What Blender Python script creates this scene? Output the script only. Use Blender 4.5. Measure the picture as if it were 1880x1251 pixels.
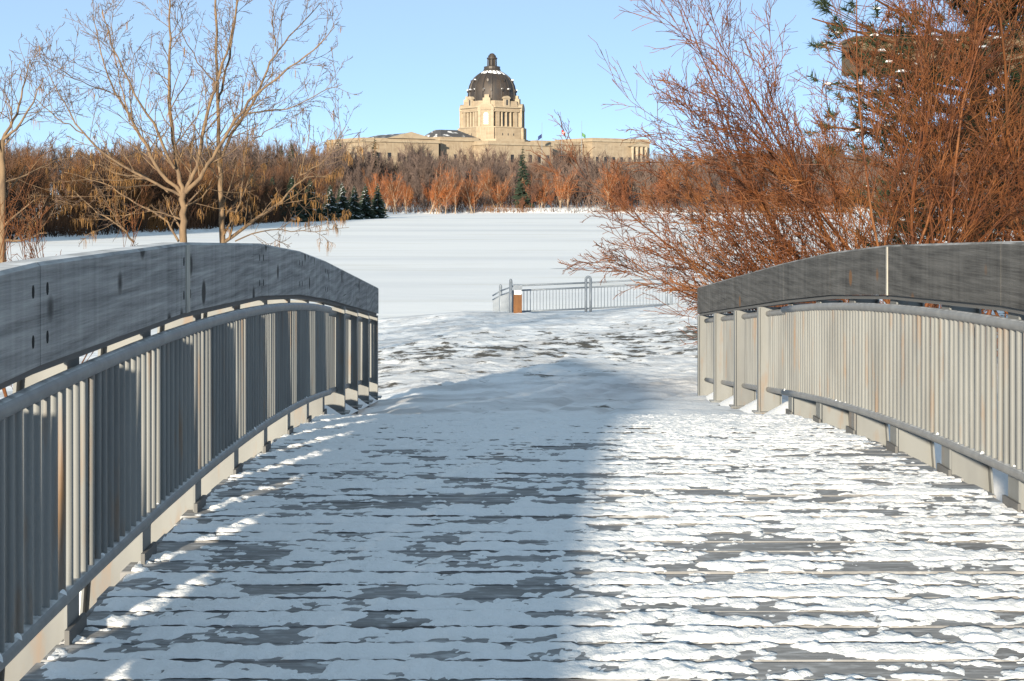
import bpy, math, random
import numpy as np
R = math.radians
S = bpy.context.scene
for o in list(bpy.data.objects): bpy.data.objects.remove(o)
COL = S.collection

# ------------------------------------------------------------------ camera, sky, sun, exposure
FPX = 2600.0                      # focal length in pixels of the 1880 px wide photograph
cam = bpy.data.cameras.new('camera'); camo = bpy.data.objects.new('camera', cam); COL.objects.link(camo)
cam.sensor_width = 36; cam.lens = FPX/1880*36
cam.shift_x = 38/1880; cam.shift_y = -265.5/1880
cam.clip_start = .1; cam.clip_end = 9000
camo.location = (0, 0, 1.6); camo.rotation_euler = (R(90), 0, 0)
S.camera = camo
SUN_AZ, SUN_EL = 19.0, 11.5       # light travels forward and SUN_AZ to the right
w = bpy.data.worlds.new('World'); S.world = w; w.use_nodes = True
nt = w.node_tree; bgn = nt.nodes['Background']
sky = nt.nodes.new('ShaderNodeTexSky'); sky.sky_type = 'NISHITA'; sky.sun_disc = False
sky.sun_elevation = R(SUN_EL); sky.sun_rotation = R(180+SUN_AZ)
sky.altitude = 500; sky.air_density = .42; sky.dust_density = .05; sky.ozone_density = 3.0
# even pale fill colour mixed into the whole sky, added to brighten shaded snow
sky_fill = nt.nodes.new('ShaderNodeMix'); sky_fill.data_type = 'RGBA'; sky_fill.blend_type = 'MIX'; sky_fill.inputs[0].default_value = .76
nt.links.new(sky.outputs[0], sky_fill.inputs[6]); sky_fill.inputs[7].default_value = (1.20, 1.57, 1.74, 1)
nt.links.new(sky_fill.outputs[2], bgn.inputs[0]); bgn.inputs[1].default_value = .13
sl = bpy.data.lights.new('sun', 'SUN'); sl.energy = 3.3; sl.angle = R(1.8); sl.color = (1, .87, .67)
so = bpy.data.objects.new('sun', sl); COL.objects.link(so)
so.rotation_euler = (R(90-SUN_EL), 0, R(-SUN_AZ))
S.view_settings.view_transform = 'Standard'; S.view_settings.look = 'None'
S.view_settings.gamma = 1; S.view_settings.exposure = 1.55

# ------------------------------------------------------------------ helpers
rng = np.random.default_rng(7); random.seed(7)
def tag(o, label=None, cat=None, group=None, kind=None):
    if label: o['label'] = label
    if cat: o['category'] = cat
    if group: o['group'] = group
    if kind: o['kind'] = kind
    return o
def empty(name, loc=(0, 0, 0)):
    o = bpy.data.objects.new(name, None); COL.objects.link(o); o.location = loc; o.empty_display_size = .3
    return o
def link(name, me, parent=None, loc=None):
    o = bpy.data.objects.new(name, me); COL.objects.link(o)
    if parent is not None:
        o.parent = parent
    if loc is not None: o.location = loc
    return o
class MB:
    def __init__(s): s.v = []; s.q = []; s.t = []; s.n = 0
    def add(s, v, q=None, t=None):
        v = np.asarray(v, float).reshape(-1, 3)
        if q is not None and len(q): s.q.append(np.asarray(q, int).reshape(-1, 4)+s.n)
        if t is not None and len(t): s.t.append(np.asarray(t, int).reshape(-1, 3)+s.n)
        s.v.append(v); s.n += len(v); return s
    def hexa(s, p):              # 8 points: bottom ring then top ring
        return s.add(p, [(3,2,1,0),(4,5,6,7),(0,1,5,4),(1,2,6,5),(2,3,7,6),(3,0,4,7)])
    def box(s, x0, x1, y0, y1, z0, z1):
        return s.hexa([(x0,y0,z0),(x1,y0,z0),(x1,y1,z0),(x0,y1,z0),(x0,y0,z1),(x1,y0,z1),(x1,y1,z1),(x0,y1,z1)])
    def tube(s, pts, rad, sides=6, cap=False):
        p = np.asarray(pts, float); n = len(p); rad = np.broadcast_to(np.asarray(rad, float), (n,))
        d = p[-1]-p[0]; d = d/(np.linalg.norm(d)+1e-9)
        a = np.array((0, 0, 1.)) if abs(d[2]) < .9 else np.array((1., 0, 0))
        u = np.cross(d, a); u /= np.linalg.norm(u); v = np.cross(d, u)
        th = np.arange(sides)*2*math.pi/sides
        ring = np.cos(th)[:, None]*u+np.sin(th)[:, None]*v
        V = (p[:, None, :]+rad[:, None, None]*ring[None]).reshape(-1, 3)
        i = np.arange(n-1)[:, None]*sides; j = np.arange(sides)[None]; k = (j+1) % sides
        q = np.stack([i+j, i+k, i+sides+k, i+sides+j], -1).reshape(-1, 4)
        t = None
        if cap:
            V = np.vstack([V, p[0], p[-1]]); c0 = n*sides; jj = np.arange(sides); kk = (jj+1) % sides
            t = np.vstack([np.stack([kk, jj, np.full(sides, c0)], -1), np.stack([jj+(n-1)*sides, kk+(n-1)*sides, np.full(sides, c0+1)], -1)])
        return s.add(V, q, t)
    def lathe(s, prof, seg, c=(0, 0, 0), rot=0):
        prof = np.asarray(prof, float); n = len(prof); th = rot+np.arange(seg)*2*math.pi/seg
        V = np.stack([prof[:, None, 0]*np.cos(th)+c[0], prof[:, None, 0]*np.sin(th)+c[1], np.repeat(prof[:, None, 1], seg, 1)+c[2]], -1).reshape(-1, 3)
        i = np.arange(n-1)[:, None]*seg; j = np.arange(seg)[None]; k = (j+1) % seg
        return s.add(V, np.stack([i+j, i+k, i+seg+k, i+seg+j], -1).reshape(-1, 4))
    def mesh(s, name, mat, smooth=False):
        me = bpy.data.meshes.new(name)
        V = np.vstack(s.v); q = np.vstack(s.q) if s.q else np.zeros((0, 4), int); t = np.vstack(s.t) if s.t else np.zeros((0, 3), int)
        me.vertices.add(len(V)); me.vertices.foreach_set('co', V.astype(np.float32).ravel())
        loops = np.concatenate([q.ravel(), t.ravel()]); me.loops.add(len(loops)); me.loops.foreach_set('vertex_index', loops.astype(np.int32))
        me.polygons.add(len(q)+len(t))
        st = np.concatenate([np.arange(len(q))*4, len(q)*4+np.arange(len(t))*3])
        me.polygons.foreach_set('loop_start', st.astype(np.int32))
        me.polygons.foreach_set('use_smooth', np.full(len(st), bool(smooth)))
        me.update(calc_edges=True); me.validate()
        if mat: me.materials.append(mat)
        return me
    def build(s, name, mat, parent=None, smooth=False, loc=None):
        return link(name, s.mesh(name, mat, smooth), parent, loc)
    def moved(s, M, t):          # copy of all geometry under a 3x3 and a shift
        o = MB(); o.v = [v@np.asarray(M).T+np.asarray(t) for v in s.v]; o.q = list(s.q); o.t = list(s.t); o.n = s.n; return o
    def join(s, o):
        V = np.vstack(o.v); return s.add(V, np.vstack(o.q) if o.q else None, np.vstack(o.t) if o.t else None)
# value noise
def vnoise(x, y, seed=0):
    x = np.asarray(x, float); y = np.asarray(y, float); xi = np.floor(x).astype(np.int64); yi = np.floor(y).astype(np.int64)
    fx = x-xi; fy = y-yi; fx = fx*fx*(3-2*fx); fy = fy*fy*(3-2*fy)
    def h(a, b):
        n = (a*374761393+b*668265263+seed*1442695041) & 0x7fffffff
        n = ((n ^ (n >> 13))*1274126177) & 0x7fffffff
        return ((n ^ (n >> 16)) & 0xffff)/65535.0
    return (h(xi, yi)*(1-fx)+h(xi+1, yi)*fx)*(1-fy)+(h(xi, yi+1)*(1-fx)+h(xi+1, yi+1)*fx)*fy
def fbm(x, y, seed=0, o=4, g=.5):
    a = 1; s = 0; t = 0
    for i in range(o): s = s+a*vnoise(x*2**i+i*17.3, y*2**i+i*9.1, seed+i); t += a; a *= g
    return s/t
def sstep(a, b, x):
    t = np.clip((np.asarray(x, float)-a)/(b-a), 0, 1); return t*t*(3-2*t)
# materials
def mat(name, col, rough=.8, metal=0, var=None, bump=None, coord='Object', spec=.3):
    """col base; var=(colour2, scale xyz, contrast lo, hi); bump=(scale xyz, strength, distance)"""
    m = bpy.data.materials.new(name); m.use_nodes = True; n = m.node_tree.nodes; l = m.node_tree.links
    b = n['Principled BSDF']; b.inputs['Roughness'].default_value = rough; b.inputs['Metallic'].default_value = metal
    b.inputs['Specular IOR Level'].default_value = spec
    b.inputs['Base Color'].default_value = (*col, 1)
    tc = n.new('ShaderNodeTexCoord'); geo = n.new('ShaderNodeNewGeometry')
    def mapped(sc):
        mp = n.new('ShaderNodeMapping'); mp.inputs['Scale'].default_value = sc; l.new(geo.outputs['Position'] if coord == 'World' else tc.outputs[coord], mp.inputs[0]); return mp
    def noise(sc, det=5, rg=.55):
        t = n.new('ShaderNodeTexNoise'); t.inputs['Scale'].default_value = 1; t.inputs['Detail'].default_value = det; t.inputs['Roughness'].default_value = rg
        l.new(mapped(sc).outputs[0], t.inputs[0]); return t
    def ramp(src, lo, hi):
        r = n.new('ShaderNodeMapRange'); r.inputs[1].default_value = lo; r.inputs[2].default_value = hi; l.new(src, r.inputs[0]); return r.outputs[0]
    def mix(f, a, c):
        x = n.new('ShaderNodeMix'); x.data_type = 'RGBA'
        if f is not None: l.new(f, x.inputs[0])
        for sock, val in ((x.inputs[6], a), (x.inputs[7], c)):
            if isinstance(val, tuple): sock.default_value = (*val, 1)
            else: l.new(val, sock)
        return x.outputs[2]
    cur = col
    if var:
        for (c2, sc, lo, hi) in (var if isinstance(var, list) else [var]):
            cur = mix(ramp(noise(sc).outputs[0], lo, hi), cur, c2)
        l.new(cur, b.inputs['Base Color'])
    if bump:
        bp = n.new('ShaderNodeBump'); bp.inputs['Strength'].default_value = bump[1]; bp.inputs['Distance'].default_value = bump[2]
        l.new(noise(bump[0], 6, .6).outputs[0], bp.inputs['Height']); l.new(bp.outputs[0], b.inputs['Normal'])
    m['_'] = 0
    return m, n, l, b, dict(mapped=mapped, noise=noise, ramp=ramp, mix=mix, tc=tc, cur=cur)
def snow_on_top(pack, lo=.55, hi=.9, amount=.8, sc=(9, 9, 9)):
    """frost lying on upward faces"""
    m, n, l, b, k = pack
    g = n.new('ShaderNodeNewGeometry'); sp = n.new('ShaderNodeSeparateXYZ'); l.new(g.outputs['True Normal'], sp.inputs[0])
    up = k['ramp'](sp.outputs[2], lo, hi); ns = k['ramp'](k['noise'](sc).outputs[0], .35, .6)
    mu = n.new('ShaderNodeMath'); mu.operation = 'MULTIPLY'; l.new(up, mu.inputs[0]); l.new(ns, mu.inputs[1])
    m2 = n.new('ShaderNodeMath'); m2.operation = 'MULTIPLY'; l.new(mu.outputs[0], m2.inputs[0]); m2.inputs[1].default_value = amount
    l.new(k['mix'](m2.outputs[0], k['cur'], (.8, .81, .83)), b.inputs['Base Color'])
    return m
SNOW = mat('snow', (.83, .84, .86), .75, bump=((60, 60, 60), .7, .014), spec=.25)[0]
# weathered timber of the rail beams: wavy grain, knots, frost on top
def timber(name, dark, light, contrast, knot):
    p = mat(name, dark, .85); m, n, l, b, k = p
    ns = k['noise']((1.5, .55, 3.6), 2, .45)
    sep = n.new('ShaderNodeSeparateXYZ'); l.new(k['tc'].outputs['Object'], sep.inputs[0])
    def math_(op, a, c):
        x = n.new('ShaderNodeMath'); x.operation = op
        for i, v in enumerate((a, c)):
            if isinstance(v, (int, float)): x.inputs[i].default_value = v
            else: l.new(v, x.inputs[i])
        return x.outputs[0]
    ph = math_('ADD', math_('MULTIPLY', sep.outputs[2], 70), math_('MULTIPLY', ns.outputs[0], 30))
    wv = math_('MULTIPLY_ADD', math_('SINE', ph, 0), .5); 
    n.active = None
    fine = k['noise']((3, 2.2, 75), 5, .75).outputs[0]
    blot = k['noise']((1, 2.2, 1.0), 4, .6).outputs[0]
    streak = k['noise']((1, 14, .8), 3, .6).outputs[0]
    g = math_('ADD', math_('MULTIPLY', wv, contrast), math_('MULTIPLY', fine, 1.5))
    g = math_('ADD', g, math_('MULTIPLY', math_('ADD', blot, streak), .7))
    c = k['mix'](k['ramp'](g, 1.0, 2.05), dark, light)
    crack = k['noise']((1, .9, 55), 3, .6).outputs[0]; c = k['mix'](k['ramp'](crack, .70, .74), c, (.02, .02, .02))
    vo = n.new('ShaderNodeTexVoronoi'); vo.inputs['Scale'].default_value = 1; vo.inputs['Randomness'].default_value = 1
    l.new(k['mapped']((1, 3.2, 2.6)).outputs[0], vo.inputs[0])
    c = k['mix'](k['ramp'](vo.outputs['Distance'], .19, .13), c, knot)
    k['cur'] = c
    bp = n.new('ShaderNodeBump'); bp.inputs['Strength'].default_value = .7; bp.inputs['Distance'].default_value = .005
    l.new(g, bp.inputs['Height']); l.new(bp.outputs[0], b.inputs['Normal'])
    return snow_on_top(p, .6, .9, .75, (5, 5, 5))
BEAM_L = timber('timber_grey', (.10, .10, .102), (.40, .395, .39), .30, (.05, .047, .045))
BEAM_R = timber('timber_dark', (.018, .018, .018), (.14, .137, .133), .22, (.16, .085, .04))
p = mat('plank_wood', (.19, .19, .195), .85, var=[((.30, .30, .305), (2.5, 60, 8), .35, .7), ((.12, .115, .11), (1.2, 3, 1), .55, .75), ((.50, .51, .53), (9, 26, 9), .50, .74)], bump=((3, 90, 20), .4, .003), coord='World')
PLANK = p[0]
p = mat('painted_steel', (.190, .197, .196), .55, var=[((.135, .140, .142), (3, 2.2, .7), .42, .66), ((.20, .115, .055), (9, 6.5, 1.6), .57, .80)], spec=.4, coord='World')
STEEL = snow_on_top(p, .75, .95, .55, (14, 14, 14))
p = mat('pipe_steel', (.19, .19, .19), .5, var=((.25, .25, .245), (12, 12, 12), .4, .7), spec=.4)
PIPE = snow_on_top(p, .6, .97, .5, (18, 18, 18))
DARK = mat('dark_hole', (.012, .012, .012), .9)[0]
PALE = mat('pale_batten', (.42, .40, .36), .8, var=((.28, .27, .25), (20, 20, 6), .4, .7))[0]

# ------------------------------------------------------------------ profile of the bridge
CX = .595; Y_END = 12.86; Y_TIP = 18.1
def deck_z(y):
    y = np.asarray(y, float)
    a = -.00725*(np.minimum(y, Y_END)-5.45)**2
    return a-np.maximum(y-Y_END, 0)*.1057
# ------------------------------------------------------------------ near ground (island bank with the path), one sheet
xs = np.unique(np.concatenate([np.arange(-45, -5, 1.0), np.arange(-5, 7.5, .07), np.arange(7.5, 45.1, 1.0)]))
ys = np.unique(np.concatenate([np.arange(-70, 10, 1.5), np.arange(10, 30, .07), np.arange(30, 52, .11), np.arange(52, 75, .5)]))
GX, GY = np.meshgrid(xs, ys)
def ground_h(x, y):
    x = np.asarray(x, float); y = np.asarray(y, float)
    path = np.interp(y, [10, 12.8, 18, 24, 30, 40, 48, 52, 60, 70], [-.15, -.42, -.965, -1.36, -1.68, -2.12, -2.42, -2.62, -3.6, -4.4])
    side = np.interp(x, [-14, -7, -4, -1, 3.5, 7, 14, 30], [-2.1, -1.25, -.45, -.02, 0, .22, .5, .6])
    k = sstep(18, 30, y)
    z = path+np.where(x < 0, side*(.6+.4*(1-k)), side*(.5+.8*k))
    # channel under the span
    ch = sstep(12.95, 11.6, y)*sstep(-9, -6.5, y)
    z = z*(1-ch)+(-2.7)*ch
    z = np.where(y < -6, np.maximum(z*0-1.0, -2.7)+.0*y, z)*(1-ch)+z*ch
    far = np.maximum(np.abs(x)-30, 0)*.25
    return np.maximum(z-far, -4.6)
GZ = ground_h(GX, GY)
near = sstep(12.6, 14, GY)*sstep(52, 49, GY)
lump = (fbm(GX/.9, GY/.9, 3, 4)-.5)*.10+(fbm(GX/.22, GY/.3, 11, 3)-.5)*.075*sstep(16.5, 20, GY)+(fbm(GX/.25, GY/.3, 12, 3)-.5)*.025
trk = 0
for x0, sl_ in ((-.9, .30), (-.2, .26), (.5, .22), (1.1, .34)):
    dd = GX-(x0+(GY-14)*sl_*np.sin((GY-12)*.16)); trk = trk-np.exp(-(dd/.07)**2)*.03+np.exp(-((np.abs(dd)-.14)/.05)**2)*.012
GZ = GZ+near*(lump+trk*sstep(24, 19, GY))
m = MB(); nx, ny = len(xs), len(ys)
i = (np.arange(ny-1)[:, None]*nx+np.arange(nx-1)[None]).ravel()
m.add(np.stack([GX, GY, GZ], -1).reshape(-1, 3), np.stack([i, i+1, i+nx+1, i+nx], -1))
pk = mat('trampled_snow', (.82, .83, .85), .8, bump=((14, 14, 14), .6, .03), spec=.2)
gm, gn, gl, gb, gk = pk
sp = gn.new('ShaderNodeSeparateXYZ'); gl.new(gk['tc'].outputs['Object'], sp.inputs[0])
def mth(op, a, c):
    x = gn.new('ShaderNodeMath'); x.operation = op
    for i_, v in enumerate((a, c)):
        if isinstance(v, (int, float)): x.inputs[i_].default_value = v
        else: gl.new(v, x.inputs[i_])
    return x.outputs[0]
# worn strip of the path where asphalt and dead grass show: a band crossing from left to right
wig = mth('MULTIPLY', gk['noise']((.25, .25, .25), 2).outputs[0], 9)
band = mth('ABSOLUTE', mth('SUBTRACT', mth('ADD', mth('MULTIPLY', sp.outputs[0], .6), wig), mth('SUBTRACT', sp.outputs[1], 26)), 0)
inb = gk['ramp'](band, 9.5, 1.5)
nz = gk['noise']((1.7, 1.3, 1), 7, .68).outputs[0]
thr = mth('ADD', nz, mth('MULTIPLY', inb, .15))
dirt = gk['ramp'](thr, .63, .70)
dcol = gk['mix'](gk['noise']((6, 6, 6)).outputs[0], (.05, .05, .05), (.16, .135, .10))
grey = gk['mix'](gk['ramp'](gk['noise']((.6, .9, 1), 5, .6).outputs[0], .42, .62), (.82, .83, .85), (.56, .56, .57))
gl.new(gk['mix'](dirt, grey, dcol), gb.inputs['Base Color'])
tag(m.build('ground', gm, smooth=True), 'snowy trampled bank at the end of the bridge with bare patches', None, kind='structure')

# ------------------------------------------------------------------ lake and far banks
LZ = -3.6
pk = mat('lake_snow', (.84, .84, .84), .8, var=[((.70, .71, .73), (.012, .05, 1), .48, .70), ((.70, .69, .66), (.05, .30, 1), .54, .74)], bump=((.25, 1.2, 1), .5, .12), spec=.2)
m = MB(); m.add([(-4000, -3000, LZ), (4000, -3000, LZ), (4000, 6000, LZ), (-4000, 6000, LZ)], [(0, 1, 2, 3)])
tag(m.build('lake', pk[0]), 'frozen lake under wind-streaked snow', kind='structure')
ICE = mat('swept_ice', (.50, .52, .54), .45, var=((.74, .75, .76), (.05, 1.0, 1), .45, .6))[0]
m = MB()
for (x0, x1, y0, y1) in ((4.2, 20, 101, 103.6),):
    xx = np.linspace(x0, x1, 40); e0 = y0+(fbm(xx/2, xx*0, 4)-.5)*1.0; e1 = y1+(fbm(xx/2.5, xx*0+5, 5)-.5)*1.2
    e1 = e0+(e1-e0)*np.clip((xx-x0)/3, .05, 1)
    m.add(np.vstack([np.stack([xx, e0, xx*0+LZ+.02], -1), np.stack([xx, e1, xx*0+LZ+.02], -1)]), [(a, a+1, a+41, a+40) for a in range(39)])
tag(m.build('ice_strip', ICE), 'narrow grey strip of swept ice on the lake', kind='structure')
shx = lambda y: np.interp(y, [60, 110, 150, 208, 300, 338, 400, 424], [-110, -72, -54, -42, -37, -36, -31, -29])
shr = lambda y: np.interp(y, [90, 130, 200, 300, 424], [60, 34, 40, 68, 118])
fx = np.unique(np.concatenate([np.arange(-3500, -160, 160), np.arange(-160, 200, 2.5), np.arange(200, 3600, 160)]))
fy = np.unique(np.concatenate([np.arange(70, 420, 5.), np.arange(420, 470, 1.5), np.arange(470, 640, 8), np.arange(640, 5600, 160)]))
FX, FY = np.meshgrid(fx, fy)
def far_h(x, y):
    sd = np.maximum(np.maximum(shx(y)-x, x-shr(y)), y-(423+4*np.sin(x*.06)+3*np.sin(x*.17+1)))
    return np.where(sd < 0, np.maximum(LZ+sd*.2, LZ-1.5), LZ+np.minimum(sd*.22, 1.5)+np.clip((y-440)/90, 0, 1)*3.9*(sd > 0))
FZ = far_h(FX, FY)+(fbm(FX/6, FY/6, 9, 3)-.5)*.5
m = MB(); nx, ny = len(fx), len(fy); i = (np.arange(ny-1)[:, None]*nx+np.arange(nx-1)[None]).ravel()
m.add(np.stack([FX, FY, FZ], -1).reshape(-1, 3), np.stack([i, i+1, i+nx+1, i+nx], -1))
tag(m.build('terrain', mat('bank_snow', (.80, .81, .82), .85, var=((.40, .36, .31), (.12, .12, .12), .6, .72))[0], smooth=True), 'snowy wooded banks around the lake', kind='structure')

# ------------------------------------------------------------------ footbridge: planks on girders
bridge = tag(empty('footbridge', (CX, 5, -.4)), 'arched timber plank footbridge deck patched with snow', 'footbridge')
INV = (-CX, -5, .4)
PITCH = .19; GAP = .020; HL = 2.15
pm = []
for v in range(6):
    b = MB(); e = .004; hx = HL+rng.uniform(-.02, .02); hy = (PITCH-GAP)/2; t = .045
    b.hexa([(-hx,-hy,-t),(hx,-hy,-t),(hx,hy,-t),(-hx,hy,-t),(-hx,-hy,-e),(hx,-hy,-e),(hx,hy,-e),(-hx,hy,-e)])
    b.hexa([(-hx,-hy,-e),(hx,-hy,-e),(hx,hy,-e),(-hx,hy,-e),(-hx+e,-hy+e,0),(hx-e,-hy+e,0),(hx-e,hy-e,0),(-hx+e,hy-e,0)])
    pm.append(b.mesh('plank', PLANK))
NPL = int((Y_END+4.5)/PITCH); PL = []
for k in range(NPL):
    yc = Y_END-PITCH*(k+.5); z = float(deck_z(yc))+rng.uniform(-.003, .003); sl_ = float(deck_z(yc+.1)-deck_z(yc-.1))/.2
    o = link('plank', pm[k % 6], bridge, (rng.uniform(-.015, .015), yc-5, z+.4)); o.rotation_euler = (math.atan(sl_), 0, rng.uniform(-.0012, .0012)); PL.append((yc, z))
GIRD = mat('girder_steel', (.12, .12, .12), .7)[0]
for gx in (-1.9, -.65, .65, 1.9):
    b = MB(); yy = np.linspace(-4.5, Y_END, 18)
    for a, c in zip(yy[:-1], yy[1:]):
        za, zc = float(deck_z(a))-.052, float(deck_z(c))-.052
        b.hexa([(gx-.08,a,za-.35),(gx+.08,a,za-.35),(gx+.08,c,zc-.35),(gx-.08,c,zc-.35),(gx-.08,a,za),(gx+.08,a,za),(gx+.08,c,zc),(gx-.08,c,zc)])
    b.build('girder', GIRD, bridge, loc=(0, -5, .4))
b = MB(); b.box(-2.3, 2.3, Y_END+.02, Y_END+.5, -3.2, float(deck_z(Y_END))-.10)
b.build('abutment', mat('concrete', (.36, .35, .33), .9, var=((.25, .24, .23), (3, 3, 3), .4, .7))[0], bridge, loc=(0, -5, .4))
# snow lying on the planks: a height field that dips under the boards where they are bare
sx = np.arange(-2.13, 2.131, .0115); ROWF = [-.499, -.462, -.445, -.40, -.32, -.22, -.11, 0, .11, .22, .32, .40, .445, .462, .499]
SY = []; PI = []; FR = []
for k in range(NPL-1, -1, -1):
    yc = PL[k][0]
    if yc < 3.2: continue
    for f in ROWF: SY.append(yc+f*PITCH); PI.append(k); FR.append(f)
SY = np.array(SY); PI = np.array(PI); FR = np.array(FR)
X, Y = np.meshgrid(sx, SY); P_ = PI[:, None]+0*X; F_ = FR[:, None]+0*X
big = fbm(X/.60+3, Y/.26, 21, 3)
per = fbm(X/.20, P_*5.37+F_*1.6, 31, 5, .62)
fine = fbm(X/.045, Y/.035, 41, 3)
cover = .06+.28*sstep(9.0, 12.6, Y)+.05*sstep(.6, 1.9, X)*0
h = (big-.5)*.40+(per-.5)*.95+(fine-.5)*.34+cover
h = h-.10*sstep(1.75, 2.1, np.abs(X))*(fbm(X/.3, Y/.3, 5, 2)+.3)
edge = np.abs(F_)
h = h-.10*sstep(.36, .5, edge)*sstep(12.4, 10, Y)+.05*sstep(.15, .45, -F_)*0
hh = np.where(h > 0, .0095*np.sqrt(np.clip(h, 0, .5)/.12)*(.45+1.1*fine), h*.06)
gapdrop = sstep(.446, .460, edge)
hh = np.where(hh > 0, hh*(1-.65*sstep(.37, .445, edge)*sstep(12.4, 9, Y)), hh)
open_ = (gapdrop > .5) & (h <= .06+.24*sstep(12.4, 9.0, Y))
hh = hh-gapdrop*np.where(h > .06+.24*sstep(12.4, 9.0, Y), .002, .06)
zb = np.array([PL[k][1] for k in PI])+np.array([(SY[i_]-PL[PI[i_]][0])*float(deck_z(PL[PI[i_]][0]+.1)-deck_z(PL[PI[i_]][0]-.1))/.2 for i_ in range(len(SY))])
Z = zb[:, None]+np.maximum(hh, -.05)
nx, ny = len(sx), len(SY); i = (np.arange(ny-1)[:, None]*nx+np.arange(nx-1)[None])
lowv = hh < -.006
opq = open_[:-1, :-1] | open_[1:, :-1] | open_[:-1, 1:] | open_[1:, 1:]
allow = lowv[:-1, :-1] & lowv[1:, :-1] & lowv[:-1, 1:] & lowv[1:, 1:] | opq
i = i[~allow]; q = np.stack([i, i+1, i+nx+1, i+nx], -1)
used = np.zeros(nx*ny, bool); used[q.ravel()] = True; re = np.cumsum(used)-1
m = MB(); m.add(np.stack([X+CX, Y, Z], -1).reshape(-1, 3)[used], re[q])
tag(m.build('snow', SNOW, smooth=True), 'patchy trodden snow lying on the bridge planks', kind='stuff')

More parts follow.
